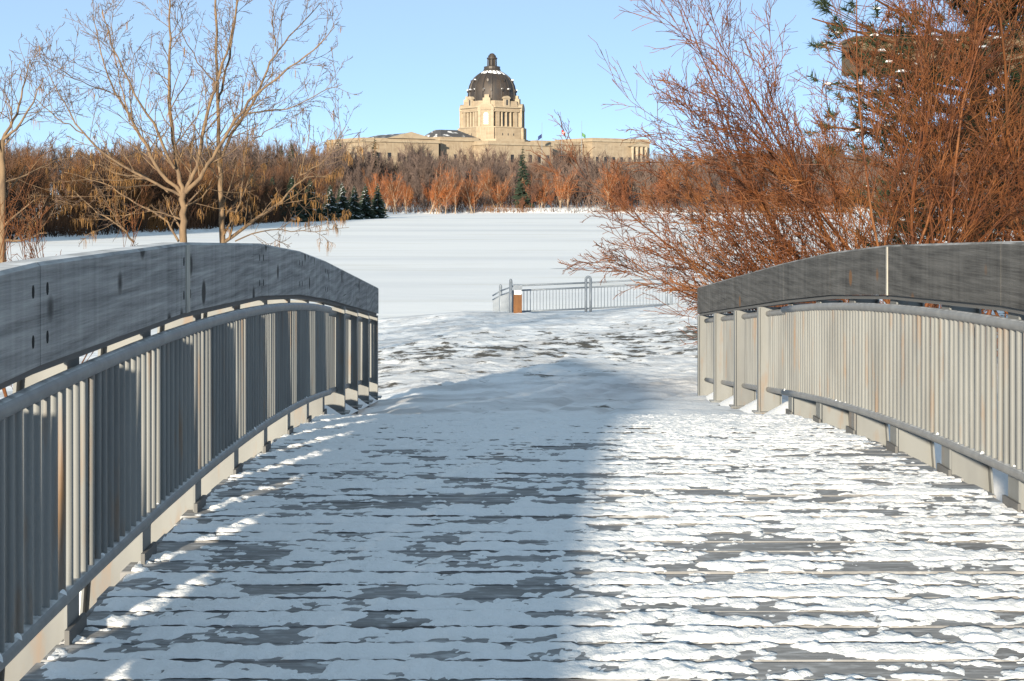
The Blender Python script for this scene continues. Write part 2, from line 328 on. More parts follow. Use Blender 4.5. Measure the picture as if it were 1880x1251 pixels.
# ------------------------------------------------------------------ railings
def railing(side, joints, beam_mat, label, battens):
    root = tag(empty('bridge_railing', (CX+side*2.1, 10, -.3)), label, 'railing')
    off = (-root.location[0], -10, .3)
    X_ = lambda hw: CX+side*hw
    def put(mb, name, mt, parent=root, smooth=False):
        return mb.build(name, mt, parent, smooth, loc=off if parent is root else None)
    TOP, BH = 1.39, .335
    a_, b_ = sorted((X_(2.06), X_(2.19)))
    for j0, j1 in zip(joints[:-1], joints[1:]):
        y0, y1 = j0+.003, j1-.003; z0, z1 = float(deck_z(j0))+TOP, float(deck_z(j1))+TOP
        if j1 > Y_END: pass
        c = .012; mb = MB()
        mb.hexa([(a_,y0,z0-BH),(b_,y0,z0-BH),(b_,y1,z1-BH),(a_,y1,z1-BH),(a_,y0,z0-c),(b_,y0,z0-c),(b_,y1,z1-c),(a_,y1,z1-c)])
        mb.hexa([(a_,y0,z0-c),(b_,y0,z0-c),(b_,y1,z1-c),(a_,y1,z1-c),(a_+c,y0,z0),(b_-c,y0,z0),(b_-c,y1,z1),(a_+c,y1,z1)])
        bm = put(mb, 'timber_beam', beam_mat)
        for yy in ((y0+.07, y1-.07) if side < 0 else ()):
            for dz in (.09, .25):
                zz = z0+(z1-z0)*(yy-y0)/(y1-y0)-dz; xf = X_(2.06)
                hb = MB(); th = np.arange(10)*2*math.pi/10
                pts = np.stack([np.full(10, xf-side*.0015), yy+.011*np.cos(th), zz+.022*np.sin(th)], -1)
                inn = pts+np.array([side*.012, 0, 0]); hb.add(np.vstack([pts, inn]), [(q_, (q_+1) % 10, 10+(q_+1) % 10, 10+q_) for q_ in range(10)], [(0, q_, q_+1) for q_ in range(1, 9)])
                o = hb.build('bolt_hole', DARK, bm)
    for yb in battens:
        zt = float(deck_z(yb))+TOP; mb = MB(); s0, s1 = sorted((X_(2.06), X_(2.052))); mb.box(s0, s1, yb-(.035 if side < 0 else .012), yb+(.035 if side < 0 else .012), zt-BH-.002, zt-.012)
        put(mb, 'joint_batten', PALE)
    # steel channel under the beam
    mb = MB(); yy = [j for j in joints]
    c0, c1 = sorted((X_(2.085), X_(2.165)))
    for p0, p1 in zip(yy[:-1], yy[1:]):
        za, zc = float(deck_z(p0))+TOP-BH-.002, float(deck_z(p1))+TOP-BH-.002
        mb.hexa([(c0,p0,za-.028),(c1,p0,za-.028),(c1,p1,zc-.028),(c0,p1,zc-.028),(c0,p0,za),(c1,p0,za),(c1,p1,zc),(c0,p1,zc)])
    put(mb, 'beam_channel', GIRD)
    # pipes
    ym = np.linspace(-4.2, Y_END+.06, 30); ye = np.linspace(Y_END-.02, Y_TIP-.03, 12)
    for name, hz, r_ in (('upper_pipe', .965, .030), ('lower_pipe', .215, .028)):
        put(MB().tube(np.stack([ym*0+X_(2.075), ym, deck_z(ym)+hz], -1), r_, 14, True), name, PIPE, smooth=True)
        put(MB().tube(np.stack([ye*0+X_(2.15), ye, deck_z(ye)+hz-.01], -1), r_, 14, True), name, PIPE, smooth=True)
    # balusters share one upright tube
    bal = MB().tube([(0, 0, .0), (0, 0, .74)], .0150, 8).mesh('baluster', STEEL, True)
    posts_m = [Y_END-1.1*k for k in range(16)]; posts_e = [14.03, 15.39, 16.79, Y_TIP]
    y = -4.1
    while y < Y_TIP-.04:
        hw = 2.075 if y < Y_END-.04 else 2.15
        if not any(abs(y-pp) < .045 for pp in posts_e):
            o = link('baluster', bal, root, (X_(hw)+off[0], y-10, float(deck_z(y))+.22+.3))
            o.rotation_euler = (rng.uniform(-.004, .004), rng.uniform(-.004, .004), rng.uniform(0, 6))
        y += .088
    # span posts: inner flange, tapered web, raked outer flange
    mbP = MB()
    def bx(mb, h0, h1, y0, y1, z0, z1):
        a, c = sorted((X_(h0), X_(h1))); return mb.box(a, c, y0, y1, z0, z1)
    for k, yp in enumerate(posts_m):
        zd = float(deck_z(yp)); pe = empty('post', (X_(2.13)+off[0], yp-10, zd+.3)); pe.parent = root
        po = (-X_(2.13), -yp, -zd)
        zt = zd+TOP-BH-.033; zb_ = zd-.42
        f = MB(); bx(f, 2.118, 2.130, yp-.075, yp+.075, zb_, zt); f.build('flange', STEEL, pe, loc=po)
        f = MB(); bx(f, 2.100, 2.1175, yp-.11, yp+.11, zd-.16, zd+.05); f.build('shadow_plate', GIRD, pe, loc=po)  # added dark plate, stands in for the black shadow between post feet
        wv = MB(); h0, hb_, ht = 2.131, 2.40, 2.30; t = .006
        P4 = [(X_(h0), zb_), (X_(hb_), zb_), (X_(ht), zt), (X_(h0), zt)]
        if side < 0: P4 = [P4[1], P4[0], P4[3], P4[2]]
        wv.add([(a, yp-t, z) for a, z in P4]+[(a, yp+t, z) for a, z in P4], [(0,1,2,3), (7,6,5,4), (0,4,5,1), (1,5,6,2), (2,6,7,3), (3,7,4,0)])
        wv.build('web', STEEL, pe, loc=po)
        of = MB()
        q0, q1, r0, r1 = X_(hb_+.001), X_(hb_+.013), X_(ht+.001), X_(ht+.013)
        if side < 0: q0, q1, r0, r1 = q1, q0, r1, r0
        of.hexa([(q0,yp-.05,zb_),(q1,yp-.05,zb_),(q1,yp+.05,zb_),(q0,yp+.05,zb_),(r0,yp-.05,zt),(r1,yp-.05,zt),(r1,yp+.05,zt),(r0,yp+.05,zt)])
        of.build('outer_flange', STEEL, pe, loc=po)
    for yp in posts_e:
        zd = float(deck_z(yp)); pe = empty('post', (X_(2.1)+off[0], yp-10, zd+.3)); pe.parent = root; po = (-X_(2.1), -yp, -zd)
        zt = zd+TOP-BH-.034
        f = MB(); bx(f, 2.045, 2.057, yp-.045, yp+.045, zd-.10, zt); f.build('flange', STEEL, pe, loc=po)
        f = MB(); bx(f, 2.058, 2.262, yp-.006, yp+.006, zd-.10, zt); f.build('web', STEEL, pe, loc=po)
        f = MB(); bx(f, 2.263, 2.275, yp-.045, yp+.045, zd-.10, zt); f.build('outer_flange', STEEL, pe, loc=po)
        f = MB(); bx(f, 2.0, 2.31, yp-.08, yp+.08, zd-.025, zd-.012); f.build('base_plate', STEEL, pe, loc=po)
    return root
railing(-1, [-4.2, -2, .2, 2.4, 4.6, 6.82, 9.03, 10.9, 12.58, 15.5, 18.4], BEAM_L, 'shaded bridge railing at left, pale grey timber beam over steel balusters', [6.82])
railing(1, [-3.6, -1.4, .8, 3.0, 5.2, 7.38, 9.49, 11.1, 12.86, 15.5, 18.25], BEAM_R, 'sunlit bridge railing at right, dark grained timber beam over rusty balusters', [9.49])
# snow drifts heaped between the end posts
mb = MB()
for side in (-1, 1):
    for a, c in zip([Y_END+.1, 14.03, 15.39, 16.79], [14.03, 15.39, 16.79, Y_TIP]):
        yc = (a+c)/2; n_ = 14
        U, V_ = np.meshgrid(np.linspace(-1, 1, n_), np.linspace(-1, 1, n_)); rr = np.clip(1-U**2, 0, 1)*np.clip(1-V_**2, 0, 1)
        XX = CX+side*(2.32+.30*U); YY = yc+(c-a)/2*V_
        ZZ = deck_z(YY)-.06+rr*(.15+.05*fbm(XX*6, YY*6, 3, 3))
        i = (np.arange(n_-1)[:, None]*n_+np.arange(n_-1)[None]).ravel(); mb.add(np.stack([XX, YY, ZZ], -1).reshape(-1, 3), np.stack([i, i+1, i+n_+1, i+n_], -1))
tag(mb.build('snow', SNOW, smooth=True), 'small snow drifts heaped along the railing end posts', kind='stuff')

mb = MB()
for side in (-1, 1):
    y = 2.0
    while y < Y_END-.1:
        y += rng.uniform(.05, .5); r_ = rng.uniform(.006, .014)
        mb.lathe([(r_*1.2, -.012), (r_, .004), (r_*.6, r_*.9), (0, r_*1.3)], 7, (CX+side*(2.075+rng.uniform(-.012, .012)), y, float(deck_z(y))+.236))
tag(mb.build('snow', SNOW, smooth=True), 'crumbs of snow caught on the lower railing pipes', kind='stuff')

# ------------------------------------------------------------------ lookout fence and pedestal beyond the bridge
def at(px, py, d): return np.array([(px-902)*d/FPX, d, 1.6+(360-py)*d/FPX])
FEN = mat('galvanised', (.19, .22, .26), .5, .2, var=((.24, .27, .31), (5, 5, 5), .4, .7))[0]
def fence(pts, label, post_t, dens=.115):
    root = tag(empty('fence', tuple(pts[0])), label, 'fence', ); o0 = -np.array(pts[0])
    pts = [np.array(p_) for p_ in pts]
    for a, c in zip(pts[:-1], pts[1:]):
        L = np.linalg.norm((c-a)[:2]); n_ = max(2, int(L/dens))
        for hz in (1.0, .83, .08):
            MB().tube([a+(0, 0, hz), c+(0, 0, hz)], .030, 8, True).build('rail', FEN, root, True, loc=tuple(o0))
        pk_ = MB().tube([(0, 0, .08), (0, 0, .83)], .0145, 6).mesh('picket', FEN, True)
        for k in range(1, n_):
            link('picket', pk_, root, tuple(a+(c-a)*k/n_+o0))
    for p_ in post_t:
        p_ = np.array(p_); hw = .085; th = np.linspace(0, math.pi, 9)
        dirv = (pts[1]-pts[0]); dirv = dirv/np.linalg.norm(dirv); dirv[2] = 0
        path = [p_-dirv*hw+(0, 0, -.3)]+[p_-dirv*hw*math.cos(t)+np.array((0, 0, 1.12+hw*math.sin(t))) for t in th]+[p_+dirv*hw+(0, 0, -.3)]
        mb = MB()
        for q0, q1 in zip(path[:-1], path[1:]): mb.tube([q0, q1], .048, 8, True)
        mb.build('hoop_post', FEN, root, True, loc=tuple(o0))
gz = lambda px, py, d: at(px, py, d)
c0 = at(944, 577, 50); c1 = at(1080, 571, 50.3); c2 = at(1228, 563, 50.6); c3 = at(1330, 558, 50.9)
fence([c0, c1, c2, c3], 'long front run of grey picket lookout fence with hoop posts', [c1, c2])
e1 = at(919, 583, 53.5); e2 = at(905, 589, 56.5)
fence([c0, e1, e2], 'short steep side run of grey lookout fence descending to the lake', [c0+(-.12, 0, .0), e1])
pd = at(950.5, 578, 49.2); ped = tag(empty('pedestal', tuple(pd)), 'brown panelled pedestal with grey cap at the fence corner', 'pedestal')
MB().box(-.145, .145, -.145, .145, -.1, .70).build('body', mat('brown_panel', (.21, .095, .035), .7, var=((.15, .065, .025), (8, 8, 1), .4, .7))[0], ped)
MB().box(-.125, .125, -.125, .125, .701, .86).build('neck', mat('white_panel', (.8, .8, .8), .6)[0], ped)
MB().box(-.155, .155, -.155, .155, .861, 1.04).build('cap', FEN, ped)

# ------------------------------------------------------------------ legislative building across the lake
PXM = 4.643; D0 = 560.0
zy = lambda py: 1.6+(360-py)/PXM
ca, sa = math.cos(R(33.7)), math.sin(R(33.7))
BX = .3
def W(u, v, z): return (BX+u*ca+v*sa, D0+u*sa-v*ca, z)
STONE = mat('pale_limestone', (.33, .265, .19), .85, var=[((.26, .205, .145), (.25, .25, .8), .42, .68), ((.37, .31, .23), (1.2, 1.2, .2), .5, .75)], bump=((.9, .9, 1.6), .3, .1))[0]
STONE2 = mat('limestone_trim', (.36, .30, .22), .85, var=((.29, .235, .17), (.4, .4, .8), .42, .7))[0]
COPPER = mat('dark_copper', (.030, .026, .025), .6, .2, var=[((.06, .045, .036), (.3, .3, .12), .4, .65), ((.03, .028, .03), (.8, .8, .2), .5, .7)], spec=.5)[0]
GLASS = mat('dark_window', (.02, .022, .026), .15, spec=.6)[0]
GLASSB = mat('bright_window', (.30, .30, .27), .25, spec=.6)[0]
ROOF = mat('slate_roof', (.07, .07, .075), .7, var=((.7, .71, .73), (.35, .35, .5), .56, .66))[0]
bld = tag(empty('legislative_building', (BX, D0, .5)), 'long pale stone legislature with dark ribbed dome across the lake', 'building')
def BP(mb, name, mt, parent=bld, smooth=False):
    return mb.build(name, mt, parent, smooth, loc=(-BX, -D0, -.5) if parent is bld else None)
def bbox(mb, u0, u1, v0, v1, z0, z1):
    return mb.hexa([W(u0,v0,z0),W(u0,v1,z0),W(u1,v1,z0),W(u1,v0,z0),W(u0,v0,z1),W(u0,v1,z1),W(u1,v1,z1),W(u1,v0,z1)])
def octo(mb, f, ap, z0, z1, f1=None, ap1=None):
    f1 = f1 or f; ap1 = ap1 or ap
    def ring(f, a, z): return [W(u, v, z) for u, v in ((-f,a),(f,a),(a,f),(a,-f),(f,-a),(-f,-a),(-a,-f),(-a,f))]
    V = ring(f, ap, z0)+ring(f1, ap1, z1); mb.add(V, [((k+1) % 8, k, 8+k, 8+(k+1) % 8) for k in range(8)], [(8, 8+k+1, 8+k) for k in range(1, 7)]); return mb
# tower stages
BP(octo(MB(), 6.6, 12.6, zy(300), zy(262)), 'tower_base', STONE)
BP(octo(MB(), 6.7, 12.8, zy(262), zy(257.5)), 'base_cornice', STONE2)
BP(octo(MB(), 5.9, 11.25, zy(257.5), zy(237)), 'plinth_stage', STONE)
BP(octo(MB(), 6.1, 11.5, zy(237), zy(235)), 'plinth_cornice', STONE2)
BP(octo(MB(), 5.0, 9.4, zy(235), zy(203)), 'drum_core', STONE)
BP(octo(MB(), 5.7, 10.7, zy(208), zy(201)), 'entablature', STONE)
BP(octo(MB(), 6.0, 11.3, zy(201), zy(199)), 'main_cornice', STONE2)
BP(octo(MB(), 5.4, 10.1, zy(199), zy(188), 5.2, 9.7), 'attic', STONE)
def face_box(mb, axis, s, w0, w1, d0, d1, z0, z1):   # box on face: axis 0 -> normal v*s, 1 -> normal u*s
    if axis == 0: return bbox(mb, w0, w1, *sorted((s*d0, s*d1)), z0, z1)
    return bbox(mb, *sorted((s*d0, s*d1)), w0, w1, z0, z1)
for axis, s in ((0, 1), (1, -1), (0, -1), (1, 1)):
    for k in range(5):
        wc = (k-2)*2.05
        if k in (0, 4):
            BP(face_box(MB(), axis, s, wc-.85+.25*(k == 4), wc+.85-.25*(k == 0), 9.41, 10.5, zy(235), zy(208)), 'pier', STONE)
        else:
            c = (wc, s*9.95) if axis == 0 else (s*9.95, wc); x, y, _ = W(c[0], c[1], 0)
            BP(MB().lathe([(.52, zy(235)), (.5, zy(233.5)), (.42, zy(233)), (.37, zy(210)), (.52, zy(208))], 12, (x, y, 0)), 'column', STONE2, smooth=True)
    for k in range(4):
        wc = (k-1.5)*2.05
        BP(face_box(MB(), axis, s, wc-.55, wc+.55, 9.402, 9.46, zy(233), zy(210)), 'window', GLASS)
    for wc in (-2.6, 0, 2.6): BP(face_box(MB(), axis, s, wc-.18, wc+.18, 11.252, 11.3, zy(251), zy(247)), 'slit_window', GLASS)
    # lucarne of the attic
    BP(face_box(MB(), axis, s, -1.3, 1.3, 9.6, 10.5, zy(198.9), zy(184)), 'lucarne', STONE2)
    arc = MB(); th = np.linspace(0, math.pi, 9)
    for d_, in ((9.55,),):
        ring0 = []; ring1 = []
        for t in th:
            wv_, zz = 1.6*math.cos(t), zy(184.2)+1.1*math.sin(t)
            ring0.append(W(wv_, s*10.7, zz) if axis == 0 else W(s*10.7, wv_, zz)); ring1.append(W(wv_, s*9.2, zz) if axis == 0 else W(s*9.2, wv_, zz))
        arc.add(ring0+ring1, [(k, k+1, 10+k, 9+k) for k in range(8)], [(0, k+1, k) for k in range(1, 8)])
    BP(arc, 'lucarne_hood', STONE2)
    BP(face_box(MB(), axis, s, -.38, .38, 10.502, 10.54, zy(196), zy(186)), 'lucarne_window', GLASS)
# corner pavilions with arched windows (on the diagonals)
for su, sv in ((-1, 1), (1, 1), (-1, -1), (1, -1)):
    n_ = np.array((su, sv))/math.sqrt(2); t_ = np.array((-n_[1], n_[0]))
    def C(wd, dp, z): p_ = n_*dp+t_*wd; return W(p_[0], p_[1], z)
    def cb(w0, w1, d0, d1, z0, z1):
        return MB().hexa([C(w0,d0,z0),C(w1,d0,z0),C(w1,d1,z0),C(w0,d1,z0),C(w0,d0,z1),C(w1,d0,z1),C(w1,d1,z1),C(w0,d1,z1)])
    BP(cb(-2.9, 2.9, 8.5, 12.1, zy(235), zy(205)), 'corner_pavilion', STONE)
    BP(cb(-3.4, 3.4, 9, 13.2, zy(257.4), zy(236.5)), 'corner_plinth', STONE)
    BP(cb(-3.1, -2.0, 12.101, 12.5, zy(235), zy(205)), 'pilaster', STONE2); BP(cb(2.0, 3.1, 12.101, 12.5, zy(235), zy(205)), 'pilaster', STONE2)
    th = np.linspace(0, math.pi, 13)
    arc = MB(); r0 = [C(3.3*math.cos(t), 12.6, zy(205)+3.3*math.sin(t)*.85) for t in th]; r1 = [C(3.3*math.cos(t), 8, zy(205)+3.3*math.sin(t)*.85) for t in th]
    arc.add(r0+r1, [(k, k+1, 14+k, 13+k) for k in range(12)], [(0, k+1, k) for k in range(1, 12)]); BP(arc, 'arched_pediment', STONE2)
    arc = MB(); r0 = [C(2.3*math.cos(t), 12.62, zy(204)+2.3*math.sin(t)*.85) for t in th]; arc.add(r0, None, [(0, k+1, k) for k in range(1, 12)]); BP(arc, 'tympanum', STONE)
    wp = [C(-.95, 12.13, zy(231)), C(.95, 12.13, zy(231))]+[C(.95*math.cos(t), 12.13, zy(214)+.95*math.sin(t)) for t in th]
    arc = MB(); arc.add(wp, None, [(0, k, k+1) for k in range(1, 14)]); wo = BP(arc, 'arched_window', GLASSB)
    for zz in range(216, 231, 4):
        BP(cb(-.95, .95, 12.14, 12.19, zy(zz)-.09, zy(zz)+.09), 'glazing_bar', STONE)
    # finial block above the pavilion
    BP(cb(-1.5, 1.5, 9.0, 11.2, zy(199), zy(183)), 'pinnacle', STONE2); BP(cb(-.9, .9, 9.1, 10.6, zy(183), zy(177)), 'pinnacle', STONE2)
# dome, ribs, dormers, lantern
prof = [(43, 188), (43.6, 178), (43, 168), (40.8, 158), (37, 150), (31.5, 143), (25, 137.5), (18, 133), (14, 131)]
DR = np.array([(a/PXM, zy(b)) for a, b in prof]); cxw, cyw, _ = W(0, 0, 0)
dome = BP(MB().lathe(DR, 48, (cxw, cyw, 0)), 'dome', COPPER, smooth=True)
COP2 = mat('rib_copper', (.05, .043, .04), .5, .3, spec=.5)[0]
for k in range(16):
    th = R(33.7)+k*math.pi/8+math.pi/16
    pts = [((r_+.06)*math.cos(th)+cxw, (r_+.06)*math.sin(th)+cyw, z) for r_, z in DR]
    MB().tube(pts, .26, 5).build('rib', COP2, dome)
for k in range(8):
    th0 = R(33.7)+k*math.pi/4
    for dth, py in ((-.16, 168), (.16, 168), (0, 150)):
        th = th0+dth; r_ = np.interp(-py, -DR[::-1, 1]*0-np.array([b for a, b in prof]) if False else [-b for a, b in prof], DR[:, 0]); z = zy(py)
        d_ = np.array((math.cos(th), math.sin(th), 0)); c_ = np.array((cxw, cyw, z))+d_*(r_-.1)
        t_ = np.array((-d_[1], d_[0], 0))
        mb = MB(); a8 = np.arange(8)*math.pi/4
        o_ = [c_+d_*.75+t_*.42*math.cos(a)+np.array((0, 0, .62*math.sin(a))) for a in a8]; b_ = [q_-d_*1.6 for q_ in o_]
        mb.add(o_+b_, [(j, (j+1) % 8, 8+(j+1) % 8, 8+j) for j in range(8)], [(0, j, j+1) for j in range(1, 7)]); mb.build('dormer', COP2, dome)
        cap = MB(); a5 = np.linspace(.25, math.pi-.25, 6); s0 = [c_+d_*.8+t_*.40*math.cos(a)+np.array((0, 0, .60*math.sin(a)+.06)) for a in a5]; s1 = [q_-d_*.9+np.array((0, 0, .02)) for q_ in s0]
        cap.add(s0+s1, [(j, j+1, 7+j, 6+j) for j in range(5)]); (cap.build('snow_cap', SNOW, dome) if rng.uniform() < .6 else None)
# snow clinging to the crown of the dome
mb = MB(); nT, nR = 60, 7
for iT in range(nT):
    pass
TH = np.arange(nT+1)*2*math.pi/nT; low = 133+7.5*fbm(np.cos(TH)*2+5, np.sin(TH)*2, 8, 3)*1.3
VV = []
for jR in range(nR):
    py = 131.3+(low-131.3)*jR/(nR-1); r_ = np.interp(py, [b for a, b in prof][::-1], DR[::-1, 0])+.10*(jR < nR-1)-.03*(jR == nR-1); VV.append(np.stack([cxw+r_*np.cos(TH), cyw+r_*np.sin(TH), zy(py)+.08], -1))
VV = np.array(VV).reshape(-1, 3); i = (np.arange(nR-1)[:, None]*(nT+1)+np.arange(nT)[None]).ravel(); mb.add(VV, np.stack([i, i+1, i+nT+2, i+nT+1], -1)); mb.build('snow_patch', SNOW, dome, True)
BP(MB().lathe([(0, zy(131)), (3.3, zy(131)), (3.5, zy(129)), (3.2, zy(127)), (3.25, zy(123)), (2.9, zy(122.5)), (0, zy(122.4))], 16, (cxw, cyw, 0)), 'lantern_gallery', COP2)
lan = BP(MB().lathe([(1.75, zy(123)), (1.35, zy(120)), (1.35, zy(110)), (2.1, zy(108.5)), (2.1, zy(106.5)), (1.5, zy(105.5)), (1.6, zy(103)), (1.1, zy(101)), (.85, zy(99)), (0, zy(97.8))], 16, (cxw, cyw, 0)), 'lantern', COPPER)
for k in range(8):
    a = k*math.pi/4; MB().tube([(cxw+1.75*math.cos(a), cyw+1.75*math.sin(a), zy(122.5)), (cxw+1.65*math.cos(a), cyw+1.65*math.sin(a), zy(108))], .25, 6).build('lantern_column', COP2, lan)
# wings
def gable(mb, u0, u1, v0, v1, z0, zr, along='v'):
    if along == 'v': um = (u0+u1)/2; V = [W(u0,v0,z0),W(u1,v0,z0),W(u1,v1,z0),W(u0,v1,z0),W(um,v0,zr),W(um,v1,zr)]; return mb.add(V, [(0,3,5,4),(2,1,4,5)], [(1,0,4),(3,2,5)])
    vm = (v0+v1)/2; V = [W(u0,v0,z0),W(u1,v0,z0),W(u1,v1,z0),W(u0,v1,z0),W(u0,vm,zr),W(u1,vm,zr)]; return mb.add(V, [(1,0,4,5),(3,2,5,4)], [(0,3,4),(2,1,5)])
G0 = -1.0
for (u0, u1, v0, v1, py, nm) in ((-64, 66, -9, 9, 268, 'main_wing'), (-66, -34, -14, 15, 269, 'end_pavilion'), (40, 70, -13, 13, 258, 'end_pavilion'), (-15, 15, 9.1, 20, 270, 'centre_block'), (-30, -12.5, -8, 9.8, 263, 'chamber_block'), (14, 36, -8, 9.6, 265, 'chamber_block')):
    BP(bbox(MB(), u0, u1, v0, v1, G0, zy(py)), nm, STONE); BP(bbox(MB(), u0-.5, u1+.5, v0-.5, v1+.5, zy(py), zy(py)+.7), 'cornice', STONE2)
    BP(bbox(MB(), u0+.1, u1-.1, v0+.1, v1-.1, zy(py)+.7, zy(py)+1.5), 'parapet', STONE)
    for zz0, zz1 in ((3, 6.2), (8, 12.6), (14.2, 17.4)):
        for uu in np.arange(u0+2.5, u1-1.5, 4.2): BP(bbox(MB(), uu-.75, uu+.75, v1+.002, v1+.06, zz0, zz1), 'window', GLASS)
        if nm == 'end_pavilion':
            for vv in np.arange(v0+2.5, v1-1.5, 4.2): BP(bbox(MB(), u0-.06, u0-.002, vv-.75, vv+.75, zz0, zz1), 'window', GLASS)
BP(gable(MB(), -55.4, -36.6, -10, 14.9, zy(269)+1.52, zy(252), 'v'), 'gable_roof', ROOF)
BP(gable(MB(), -56.2, -35.8, 14.95, 15.6, zy(269)+1.52, zy(250.5), 'v'), 'gable_pediment', STONE2)
hip = MB(); hip.add([W(-29,-7,zy(263)+1.5),W(-13,-7,zy(263)+1.5),W(-13,9,zy(263)+1.5),W(-29,9,zy(263)+1.5),W(-26,-1,zy(242)),W(-18,-1,zy(242)),W(-18,3,zy(242)),W(-26,3,zy(242))], [(1,0,4,5),(2,1,5,6),(3,2,6,7),(0,3,7,4),(4,7,6,5)]); BP(hip, 'hip_roof', ROOF)
BP(gable(MB(), 58, 68, 9, 15.5, zy(266), zy(259), 'v'), 'gable_pediment', STONE2)
for k in range(4):
    x, y, _ = W(59.5+k*2.4, 14.6, 0); BP(MB().lathe([(.7, 4), (.62, 5), (.55, 18), (.8, zy(266.2))], 12, (x, y, 0)), 'portico_column', STONE2, smooth=True)
for px, py0, py1, col, nm in ((995, 225, 268, (.03, .05, .15), 'drooping dark blue flag on the pole nearest the dome'), (1031, 213, 268, (.55, .03, .04), 'red and white flag on the tallest pole beside the dome'), (1068, 222, 268, (.10, .22, .10), 'small green flag on the pole farthest from the dome')):
    d_ = 540; k_ = d_/FPX; x, z0, z1 = (px-902)*k_, 1.6+(360-py1)*k_-12, 1.6+(360-py0)*k_
    fp = tag(empty('flagpole', (x, d_, z0)), nm, 'flagpole'); MB().tube([(0, 0, 0), (0, 0, z1-z0)], [.13, .07], 6, True).build('pole', FEN, fp)
    U, V_ = np.meshgrid(np.linspace(0, 1, 9), np.linspace(0, 1, 6)); sg = -1 if px < 1000 else 1
    h0 = (z1-z0)-(4.3 if px != 1031 else 5.2); XX = sg*U*1.5; YY = .25*np.sin(U*6+V_*2); ZZ = h0-V_*1.5-U*1.1
    i = (np.arange(5)[:, None]*9+np.arange(8)[None]).ravel(); f = MB(); f.add(np.stack([XX, YY, ZZ], -1).reshape(-1, 3), np.stack([i, i+1, i+10, i+9], -1))
    fm = mat('flag_cloth', col, .8, var=(((.75, .75, .75), (.0001, .0001, .0001), 2, 3) if px != 1031 else ((.8, .8, .8), (1.3, .01, .9), .5, .52)))[0]; f.build('flag', fm, fp)

# ------------------------------------------------------------------ bare trees: branch growth
def nrm(a): return a/(np.linalg.norm(a)+1e-9)
def grow(out, p, d, L, r, lev, P):
    mx = P['levels']; n_ = P['seg'][lev]; pts = [p]; c = p; st = L/n_
    for k in range(n_):
        d = nrm(d+rng.normal(0, P['wander'][lev], 3)+np.array((0, 0, P['up'][lev]))); c = c+d*st; pts.append(c)
    pts = np.array(pts); tip = P['tip']; rad = np.linspace(r, max(r*tip, P['rmin']), n_+1)
    out[lev].append((pts, rad)); sprout(out, pts, rad, L, lev, P)
def sprout(out, pts, rad, L, lev, P):
    if lev >= P['levels']: return
    seg = len(pts)-1; nk = P['kids'][lev]; nk = max(1, int(nk*L*rng.uniform(.8, 1.2))) if P.get('perm') else nk
    for k in range(nk):
        t = P['t0'][lev]+(1-P['t0'][lev])*(k+rng.uniform(0, 1))/nk; f = t*seg; i_ = min(int(f), seg-1); q_ = pts[i_]+(pts[i_+1]-pts[i_])*(f-i_)
        dd = nrm(pts[i_+1]-pts[i_]); a = nrm(np.cross(dd, rng.normal(0, 1, 3))); an = R(rng.uniform(*P['ang'][lev]))
        nd = dd*math.cos(an)+a*math.sin(an); rr = np.interp(f, np.arange(seg+1), rad)*P['rr'][lev]
        grow(out, q_, nd, L*P['lr'][lev]*rng.uniform(.55, 1.1)*(1.15-.65*t), max(rr, P['rmin']), lev+1, P)
def to_mb(lst, sides):
    m = MB()
    for pts, rad in lst: m.tube(pts, rad, sides)
    return m
WIL = mat('red_willow_bark', (.120, .038, .010), .65, var=[((.06, .024, .014), (3, 3, 3), .45, .65), ((.20, .080, .024), (1.3, 1.3, 1.3), .5, .7)])[0]
WIL2 = mat('brown_twig_bark', (.085, .034, .013), .7, var=((.145, .052, .015), (2, 2, 2), .4, .65))[0]
TAN = mat('tan_bark', (.20, .135, .08), .85, var=[((.11, .075, .05), (9, 9, 3), .4, .65)], bump=((40, 40, 8), .5, .01))[0]
TWIG = mat('grey_brown_twig', (.085, .055, .04), .8, var=((.14, .09, .05), (2, 2, 2), .4, .65))[0]
SEED = mat('dry_seed_keys', (.25, .135, .045), .8, var=((.15, .08, .03), (3, 3, 3), .4, .65))[0]

def willow(name, base, stems, label, bark, spread, mx):
    root = tag(empty(name, tuple(base)), label, 'tree')
    out = [[] for _ in range(4)]
    P = dict(levels=3, seg=[7, 5, 4, 3], wander=[.08, .11, .13, .14], up=[.012, .035, .02, -.01], kids=[mx[0], mx[1], mx[2]], t0=[.15, .12, .1], ang=[(12, 34), (16, 42), (18, 50)], lr=[.46, .48, .5], rr=[.45, .55, .7], rmin=.0038, tip=.18)
    for (b, d, L, r) in stems: grow(out, np.array(b)-np.array(base), nrm(np.array(d)), L, r, 0, P)
    for pts, rad in out[0]: MB().tube(pts, rad, 7).build('stem', bark, root, True)
    tag(to_mb(out[1], 5).build('branches', bark, root, True), kind='stuff')
    tw = MB(); tw.join(to_mb(out[2], 4)); tw.join(to_mb(out[3], 3)); tag(tw.build('twigs', bark, root), kind='stuff')
    return root
def fan(base, n_, az, el, L, r, jit=.6):
    st = []
    for k in range(n_):
        a = R(rng.uniform(*az)); e = R(rng.uniform(*el)); l_ = rng.uniform(*L)
        b = (base[0]+rng.normal(0, jit), base[1]+rng.normal(0, jit), base[2])
        st.append((b, (math.cos(e)*math.cos(a), math.cos(e)*math.sin(a), math.sin(e)), l_, rng.uniform(*r)))
    return st
b1 = (6.3, 20.5, -1.5)
